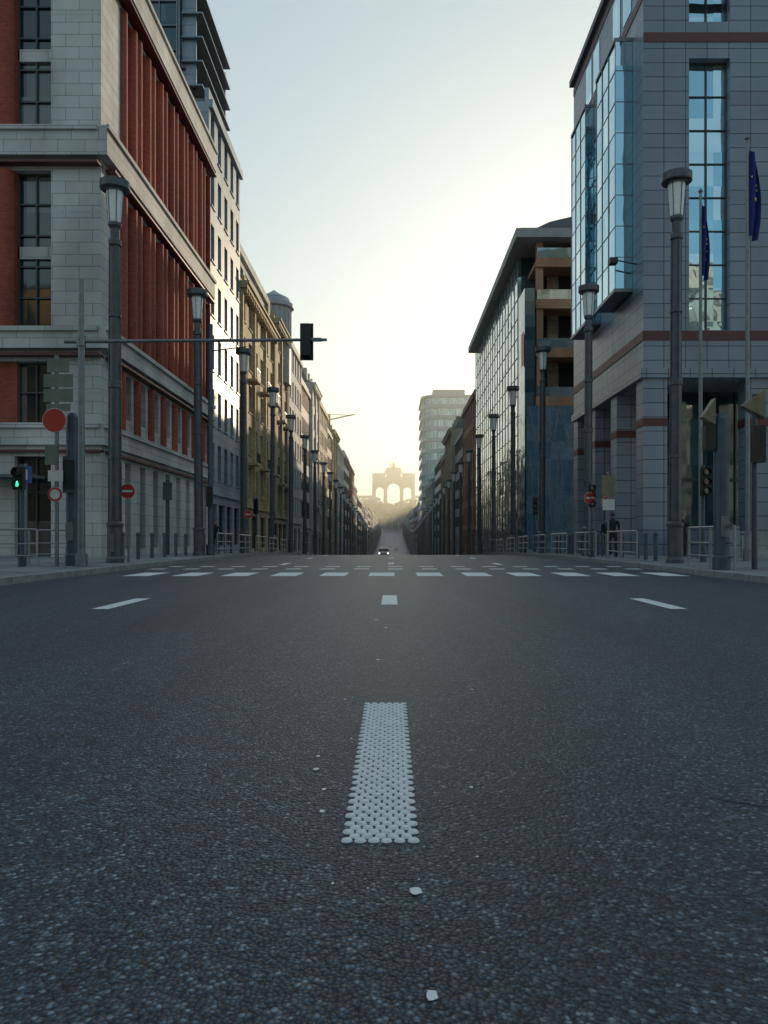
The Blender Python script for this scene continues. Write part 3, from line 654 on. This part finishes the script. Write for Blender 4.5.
# ---------------------------------------------------------------- street lamps
g=MB()
g.lathe(0,0,[(.27,0),(.27,.12),(.23,.2),(.23,1.1),(.26,1.15),(.26,1.22),(.17,1.3),(.165,5.4),(.2,5.42),(.2,5.6),(.15,5.65),(.145,9.8),(.19,9.85),(.19,10.0),(.14,10.05),(.14,10.35),(.20,10.45),(.20,10.52),(.16,10.55)],'pole',16)
g.lathe(0,0,[(.16,10.5),(.19,10.56),(.26,11.5),(.26,11.56)],'lampglass',16)
for i in range(6):
    a=i*math.pi/3; g.tube((.2*math.cos(a),.2*math.sin(a),10.5),(.28*math.cos(a),.28*math.sin(a),11.6),.012,.012,'pole',6)
g.lathe(0,0,[(.05,11.555),(.43,11.56),(.45,11.58),(.45,11.80),(.45,11.81)],'pole',24)
g.lathe(0,0,[(.45,11.81),(.42,11.825),(.12,11.87),(.001,11.88)],'pole',24)
g.lathe(0,0,[(.31,11.5),(.32,11.5),(.32,11.56)],'pole',24)
for z in(3.2,7.6): g.lathe(0,0,[(.165,z),(.19,z+.02),(.19,z+.1),(.16,z+.12)],'pole',14)
g.box(-.06,.06,-.25,-.22,.35,.9,'galv')
for i in range(4):
    a=i*math.pi/2+.4; g.tube((.185*math.cos(a),.185*math.sin(a),1.2),(.165*math.cos(a),.165*math.sin(a),9.8),.022,.018,'pole',6)
lamp=g.obj('street_lamp',loc=(-8.6,23.9,.13))
y=23.9
k=0
while y<640:
    for sg in(-1,1):
        if k==0 and sg<0: continue
        o=inst(lamp,'street_lamp',(sg*8.6,y+(0 if sg<0 else -.5),prof(y)+.12),R.random()*3); o.rotation_euler[0]=R.gauss(0,.004); o.rotation_euler[1]=R.gauss(0,.004)
    k+=1; y+=10.4 if y<260 else 20
# ---------------------------------------------------------------- traffic mast with arm
g=MB()
g.tube((0,0,0),(0,0,7.7),.105,.075,'galv',14); g.tube((0,0,0),(0,0,.35),.16,.16,'galv',14)
g.tube((-.45,0,6.05),(6.6,0,6.1),.055,.04,'galv',10); g.tube((0,0,5.92),(0,0,6.2),.13,.13,'galv',12)
g.box(5.92,6.16,-.16,.14,5.66,6.5,'black')
g.box(5.86,6.22,.141,.16,5.58,6.58,'black')
for i in range(3):
    z=5.8+i*.28; g.tube((6.04,.16,z),(6.04,.34,z),.11,.11,'black',12,False); g.tube((6.04,.161,z),(6.04,.17,z),.1,.1,'glass',12)
g.box(6.2,6.45,-.03,.03,6.05,6.15,'galv')
g.obj('traffic_light_mast',loc=(-8.35,20.7,.13))
g=MB(); g.tube((0,0,0),(0,0,10.4),.13,.10,'poleb',14); g.tube((0,0,0),(0,0,.5),.2,.2,'poleb',14); g.box(-.14,.14,-.3,-.12,2.2,3.1,'black'); g.tube((0,-.3,2.9),(0,-.38,2.9),.1,.1,'black',10); g.tube((0,-.3,2.6),(0,-.38,2.6),.1,.1,'black',10)
g.tube((0,0,9.2),(1.6,0,9.4),.03,.03,'poleb',8); g.obj('utility_pole',loc=(-8.15,34.6,.1))
def signal(x,y,h=3.2,lit=None,post='poleb'):
    g=MB(); g.tube((0,0,0),(0,0,h),.06,.055,post,12); g.tube((0,0,0),(0,0,.25),.1,.1,post,12)
    n=2 if lit else 3; zt=h-.1; zb=zt-.3*n
    g.box(-.13,.13,-.26,-.062,zb,zt,'black')
    for i in range(n):
        z=zb+.15+i*.3; g.tube((0,-.262,z),(0,-.40,z),.11,.115,'black',14,False)
        if lit and i==0:
            g.tube((0,-.27,z+.055),(0,-.275,z+.055),.022,.022,'green',8); g.box(-.03,.03,-.275,-.27,z-.01,z+.035,'green'); g.box(-.035,-.012,-.275,-.27,z-.07,z-.012,'green'); g.box(.008,.035,-.275,-.27,z-.07,z-.012,'green')
        else: g.tube((0,-.263,z),(0,-.275,z),.095,.095,'glass',14)
    return g.obj('pedestrian_signal' if lit else 'traffic_light',loc=(x,y,.13))
signal(-9.9,20.6,2.75,'g')
signal(8.0,31,3.0); signal(7.95,43,3.1); signal(-8.1,46,3.2); signal(9.9,24.5,3.1)
def disc(g,x,y,z,r,kind):
    g.tube((x,y,z),(x,y-.02,z),r,r,'signwhite',24)
    g.tube((x,y-.021,z),(x,y-.03,z),r*.95,r*.95,'signred',24)
    if kind=='noentry': g.box(x-r*.68,x+r*.68,y-.038,y-.031,z-r*.15,z+r*.15,'signwhite')
    elif kind=='ring': g.tube((x,y-.031,z),(x,y-.037,z),r*.68,r*.68,'signwhite',24)
    g.box(x-.05,x+.05,y,y+.06,z-.08,z+.08,'galv')
def post(g,x,y,h,r=.04,m='galv'): g.tube((x,y,0),(x,y,h),r,r,m,10); g.tube((x,y,h),(x,y,h+.02),r*1.1,r*1.1,m,10)
g=MB(); post(g,0,0,5.7,.055)
for z0,z1,w in((5.25,5.62,.32),(4.85,5.2,.42),(4.45,4.8,.42),(4.2,4.4,.35)): g.box(-w+.1,w+.05,-.09,-.06,z0,z1,'signback')
disc(g,-.02,-.08,3.95,.33,'plain'); g.box(-.28,.05,-.09,-.06,2.75,3.3,'signback'); disc(g,.0,-.08,1.95,.2,'ring')
g.box(-.2,.2,-.09,-.06,2.3,2.6,'signwhite'); g.obj('direction_sign_post',loc=(-9.1,20.9,.13))
g=MB(); g.lathe(0,0,[(.19,0),(.19,.3),(.16,.35),(.16,4.1),(.1,4.2),(.01,4.22)],'poleb',16); g.box(-.17,.17,-.24,-.161,2.0,3.0,'poleb'); g.box(-.14,.14,-.27,-.241,2.1,2.9,'black'); g.box(-.1,.1,-.2,-.161,.7,1.2,'galv'); g.obj('signal_control_post',loc=(-8.8,21.2,.13))
g=MB(); post(g,0,0,2.5); disc(g,0,-.06,2.25,.24,'noentry'); ne=g.obj('no_entry_sign',loc=(-8.35,24.4,.13))
for x,y,zz in((8.9,32,.13),(7.9,30.8,.25),(-8.2,44,.0)): inst(ne,'no_entry_sign',(x,y,zz))
g=MB(); post(g,0,0,3.2); g.box(-.25,.25,-.07,-.045,2.3,3.1,'signgold'); g.box(-.22,.22,-.07,-.045,1.8,2.2,'signwhite'); g.obj('information_sign',loc=(8.0,28.5,.13))
g=MB(); post(g,0,0,2.9); g.box(-.2,.2,-.07,-.045,2.35,2.85,'signblue'); g.box(-.08,.08,-.078,-.071,2.45,2.75,'signwhite'); s=g.obj('parking_sign',loc=(-10.6,22.3,.13))
g=MB(); g.lathe(0,0,[(.21,0),(.21,.3),(.18,.35),(.18,3.65),(.12,3.78),(.01,3.8)],'poleb',16); g.box(-.42,-.18,-.12,.12,2.9,3.5,'black'); g.box(-.1,.1,-.22,-.181,.8,1.3,'galv')
g.add([(-.5,-.1,3.7),(-.2,-.15,4.15),(-.2,-.15,3.5),(-.5,.1,3.7),(-.2,.15,4.15),(-.2,.15,3.5)],[(0,1,2),(3,5,4),(0,3,4,1),(1,4,5,2),(2,5,3,0)],'signgold'); g.obj('signal_control_post',loc=(8.0,18.7,.13))
g=MB(); g.tube((0,0,0),(0,0,4.3),.07,.06,'pole',12); g.add([(-.35,-.1,4.0),(.2,-.15,4.4),(.2,-.15,3.7),(-.35,.1,4.0),(.2,.15,4.4),(.2,.15,3.7)],[(0,1,2),(3,5,4),(0,3,4,1),(1,4,5,2),(2,5,3,0)],'signgold'); g.box(-.14,.14,-.3,-.07,2.6,3.5,'black'); g.obj('traffic_light',loc=(8.9,18.9,.13))
def flagpole(x,y,h,top,fl,w):
    g=MB(); g.tube((0,0,0),(0,0,h),.09,.045,'galv',12); g.tube((0,0,0),(0,0,.4),.14,.14,'galv',12); g.lathe(0,0,[(.05,h),(.09,h+.06),(.05,h+.14),(.01,h+.18)],'galv',10)
    nu,nv=12,16; vs=[]
    for j in range(nv+1):
        v=j/nv
        for i in range(nu+1):
            u=i/nu; X=.06+u*w*(.45+.55*math.sin(math.pi*min(1,v*.75+.15)))*.8; Y=.16*math.sin(u*9+v*2.2)*(.4+u*.6); Z=top-v*fl-u*.5*(1-v*.5)
            vs.append((X,Y,Z))
    fs=[(j*(nu+1)+i,j*(nu+1)+i+1,(j+1)*(nu+1)+i+1,(j+1)*(nu+1)+i) for j in range(nv) for i in range(nu)]
    g.add(vs,fs,'flag',True)
    for q in range(5):
        i,j=R.randint(3,10),R.randint(5,11); p=vs[j*(nu+1)+i]; g.add([(p[0]-.035,p[1]-.05,p[2]),(p[0],p[1]-.05,p[2]+.05),(p[0]+.035,p[1]-.05,p[2]),(p[0],p[1]-.05,p[2]-.05)],[(0,1,2,3)],'yellow')
    g.obj('flagpole_with_flag',loc=(x,y,.13))
flagpole(12.0,26,14.2,14.0,3.0,.45); flagpole(11.3,28.2,13.4,13.1,2.7,.3)
def railing(pts,h=1.0):
    g=MB()
    x0,y0=pts[0]
    for (xa,ya),(xb,yb) in zip(pts,pts[1:]):
        L=math.hypot(xb-xa,yb-ya); n=max(1,round(L/1.5))
        for i in range(n+1):
            x=xa+(xb-xa)*i/n-x0; y=ya+(yb-ya)*i/n; z=prof(y)-prof(y0); g.tube((x,y-y0,z-.02),(x,y-y0,z+h),.032,.032,'steel',8)
        for zz in(h,h*.62,h*.3): g.tube((xa-x0,ya-y0,prof(ya)-prof(y0)+zz),(xb-x0,yb-y0,prof(yb)-prof(y0)+zz),.028 if zz==h else .018,.028 if zz==h else .018,'steel',8)
    g.obj('pedestrian_railing',loc=(x0,y0,prof(y0)+.13))
railing([(-11.5,20.4),(-9.4,20.4)]); railing([(-12.6,18.6),(-10.2,18.6)]); railing([(-10.6,22.5),(-9.2,22.5)])
railing([(8.1,18.2),(8.1,21.0)],1.05); railing([(9.6,19.5),(12.6,19.5)]); 
for a in range(25,60,5):
    railing([(7.95,a),(7.95,a+3.4)]); 
    if a>30: railing([(-7.95,a),(-7.95,a+3.4)])
g=MB(); g.lathe(0,0,[(.07,0),(.07,.85),(.085,.87),(.085,.93),(.04,.98),(.001,.99)],'poleb',12); bo=g.obj('bollard',loc=(8.9,26,.13))
for i in range(12): inst(bo,'bollard',(9.0+(i%2)*.15,27.3+i*1.4,prof(27+i*1.4)+.13)); inst(bo,'bollard',(-9.1,26+i*1.6,prof(26+i*1.6)+.13))
g=MB(); g.tube((0,0,0),(0,0,3.4),.09,.09,'poleb',12); g.box(-.18,.18,-.12,.12,2.5,3.3,'poleb'); g.obj('ticket_machine',loc=(-10.2,35,.13))
# ---------------------------------------------------------------- pedestrian
def person(x,y,z,rot,sc=1.0):
    e=empty('pedestrian'); e.location=(x,y,z); e.rotation_euler=(0,0,rot); e.scale=(sc,)*3
    J={'pel':((0,0,.95),.135),'waist':((0,0,1.1),.125),'chest':((0,.01,1.32),.155),'neck':((0,.01,1.5),.06),'nt':((0,.02,1.56),.055),
       'shl':((-.19,0,1.43),.075),'ell':((-.25,-.06,1.16),.05),'wrl':((-.24,.04,.92),.036),
       'shr':((.19,0,1.43),.075),'elr':((.25,.04,1.16),.05),'wrr':((.24,.16,.95),.036),
       'hil':((-.1,0,.9),.10),'knl':((-.11,.17,.5),.07),'anl':((-.11,.12,.1),.05),'tol':((-.12,.28,.045),.04),
       'hir':((.1,0,.9),.10),'knr':((.11,-.05,.5),.07),'anr':((.11,-.3,.14),.05),'tor':((.12,-.16,.04),.04)}
    E=[('pel','waist'),('waist','chest'),('chest','neck'),('neck','nt'),('chest','shl'),('shl','ell'),('ell','wrl'),('chest','shr'),('shr','elr'),('elr','wrr'),('pel','hil'),('hil','knl'),('knl','anl'),('anl','tol'),('pel','hir'),('hir','knr'),('knr','anr'),('anr','tor')]
    ks=list(J); me=bpy.data.meshes.new('body'); me.from_pydata([J[k][0] for k in ks],[(ks.index(a),ks.index(b)) for a,b in E],[])
    o=bpy.data.objects.new('body',me); scn.collection.objects.link(o); o.parent=e; me.materials.append(MT['cloth'])
    o.modifiers.new('s','SKIN'); 
    for i,k in enumerate(ks): me.skin_vertices[0].data[i].radius=(J[k][1],J[k][1]*.85); 
    me.skin_vertices[0].data[0].use_root=True
    o.modifiers.new('ss','SUBSURF').levels=1; o.modifiers['ss'].render_levels=2
    import bmesh
    bm=bmesh.new(); bmesh.ops.create_uvsphere(bm,u_segments=20,v_segments=14,radius=1)
    for v in bm.verts:
        v.co.x*=.078; v.co.y*=.098; v.co.z*=.122
        if v.co.y>0.05 and abs(v.co.x)<.02 and -.03<v.co.z<.01: v.co.y+=.02
        if v.co.z<-.05: v.co.x*=.85
    hm=bpy.data.meshes.new('head'); 
    for f in bm.faces:
        c=f.calc_center_median(); f.smooth=True; f.material_index=1 if (c.z>.05 or c.y<-.01) and c.z>-.06 else 0
    bm.to_mesh(hm); bm.free(); hm.materials.append(MT['skin']); hm.materials.append(MT['hair'])
    h=bpy.data.objects.new('head',hm); scn.collection.objects.link(h); h.parent=e; h.location=(0,.03,1.67)
    for s,wy in((-1,(-.24,.04,.92)),(1,(.24,.16,.95))):
        hb=MB(); w=Vector(wy); hb.tube(w+Vector((0,0,.01)),w+Vector((0,.02,-.09)),.032,.036,'skin',8)
        for q in range(4): hb.tube(w+Vector((0,-.02+q*.018,-.09)),w+Vector((-.01*s,-.005+q*.018,-.165-(.01 if q in(1,2) else 0))),.009,.007,'skin',6)
        hb.tube(w+Vector((0,.04,-.03)),w+Vector((-.01*s,.07,-.09)),.011,.008,'skin',6)
        hb.obj('hand',e)
person(8.6,30,.13,-.15)
person(-9.4,41,prof(41)+.13,math.pi)
person(10.0,36,prof(36)+.13,.3); person(11.9,31.5,.13,2.6,.97)
# ---------------------------------------------------------------- car
g=MB()
pr=[(-2.05,.3),(-2.1,.75),(-1.9,.92),(-1.15,1.0),(-.45,1.42),(1.0,1.45),(1.75,1.02),(2.05,.95),(2.1,.4),(2.0,.28)]
n=len(pr); vs=[]
def wd(z): return .88 if z<1.0 else .88-(z-1.0)*.5
for x in(-1,1): vs+=[(x*wd(z),y,z) for y,z in pr]
g.add(vs,[(i,(i+1)%n,n+(i+1)%n,n+i) for i in range(n)]+[list(range(n)),list(range(n,2*n))[::-1]],'carpaint')
g.add([(-.74,-1.1,1.05),(.74,-1.1,1.05),(.62,-.5,1.40),(-.62,-.5,1.40)],[(0,1,2,3)],'black')
for v in range(-4,0): 
    x,y,z=g.v[v]; g.v[v]=(x,y-.02,z+.02)
for s in(-1,1):
    g.add([(s*.885,-.95,1.0),(s*.885,1.55,1.0),(s*.69,.95,1.39),(s*.69,-.4,1.39)],[(0,1,2,3)],'black')
    for y in(-1.3,1.3): g.tube((s*.7,y,.31),(s*.9,y,.31),.31,.31,'tyre',18); g.tube((s*.9,y,.31),(s*.91,y,.31),.19,.19,'galv',14)
    g.tube((s*.62,-2.06,.72),(s*.62,-2.12,.72),.13,.11,'head',12); g.box(s*.93-.08,s*.93+.08,-.85,-.7,.98,1.12,'carpaint')
g.box(-.5,.5,-2.115,-2.09,.42,.62,'black'); g.box(-.26,.26,-2.13,-2.116,.45,.56,'signwhite')
car=g.obj('car',loc=(-1.2,112,prof(112)))
inst(car,'car',(2.2,395,prof(395))); inst(car,'car',(-4.5,340,prof(340)))
# crane
g=MB()
g.box(-.5,.5,-.5,.5,-24,9,'crane'); g.tube((-5,0,6),(9,0,9),.25,.2,'crane',4); g.tube((0,0,9),(7,0,8.7),.1,.1,'crane',4); g.box(-6,-4,-1,1,4.8,6.3,'conc2'); 
g.obj('tower_crane',loc=(-22,270,prof(270)+42))
# ---------------------------------------------------------------- haze
m=bpy.data.materials.new('morning_haze'); m.use_nodes=True; nt=m.node_tree; nt.nodes.clear()
o=N(nt,'ShaderNodeOutputMaterial'); vs_=N(nt,'ShaderNodeVolumeScatter'); vs_.inputs['Density'].default_value=.0011; vs_.inputs['Color'].default_value=(1,.91,.70,1); vs_.inputs['Anisotropy'].default_value=.55
nt.links.new(vs_.outputs[0],o.inputs['Volume']); MT['haze']=m
g=MB(); g.box(-400,400,60,1250,-60,90,'haze'); hz=g.obj('atmospheric_haze')
# ---------------------------------------------------------------- world, sun, camera
EL,AZ=math.radians(10),math.radians(20)
w=bpy.data.worlds.new('World'); scn.world=w; w.use_nodes=True; nt=w.node_tree
bg=nt.nodes['Background']; sky=N(nt,'ShaderNodeTexSky',sky_type='NISHITA'); sky.sun_disc=False; sky.sun_elevation=EL; sky.sun_rotation=AZ; sky.air_density=1.15; sky.dust_density=1.6; sky.ozone_density=2.0
gm=N(nt,'ShaderNodeGamma'); gm.inputs[1].default_value=.46; nt.links.new(sky.outputs[0],gm.inputs[0])
sc=N(nt,'ShaderNodeVectorMath',operation='MULTIPLY'); sc.inputs[1].default_value=(2.36,2.68,2.62); nt.links.new(gm.outputs[0],sc.inputs[0])
nt.links.new(sc.outputs[0],bg.inputs[0]); bg.inputs[1].default_value=.15
sl=bpy.data.lights.new('sun','SUN'); sl.energy=4.5; sl.angle=math.radians(.5); sl.color=(1,.76,.46)
so=bpy.data.objects.new('sun',sl); scn.collection.objects.link(so)
S=Vector((math.sin(AZ)*math.cos(EL),math.cos(AZ)*math.cos(EL),math.sin(EL))); so.rotation_euler=S.to_track_quat('Z','Y').to_euler()
cam=bpy.data.cameras.new('camera'); co=bpy.data.objects.new('camera',cam); scn.collection.objects.link(co); scn.camera=co
co.location=(0,0,.9); co.rotation_euler=(math.radians(90),0,0)
cam.sensor_fit='HORIZONTAL'; cam.sensor_width=36; cam.lens=36*770/768; cam.shift_y=26/768; cam.shift_x=-8/768
cam.clip_start=.05; cam.clip_end=9000
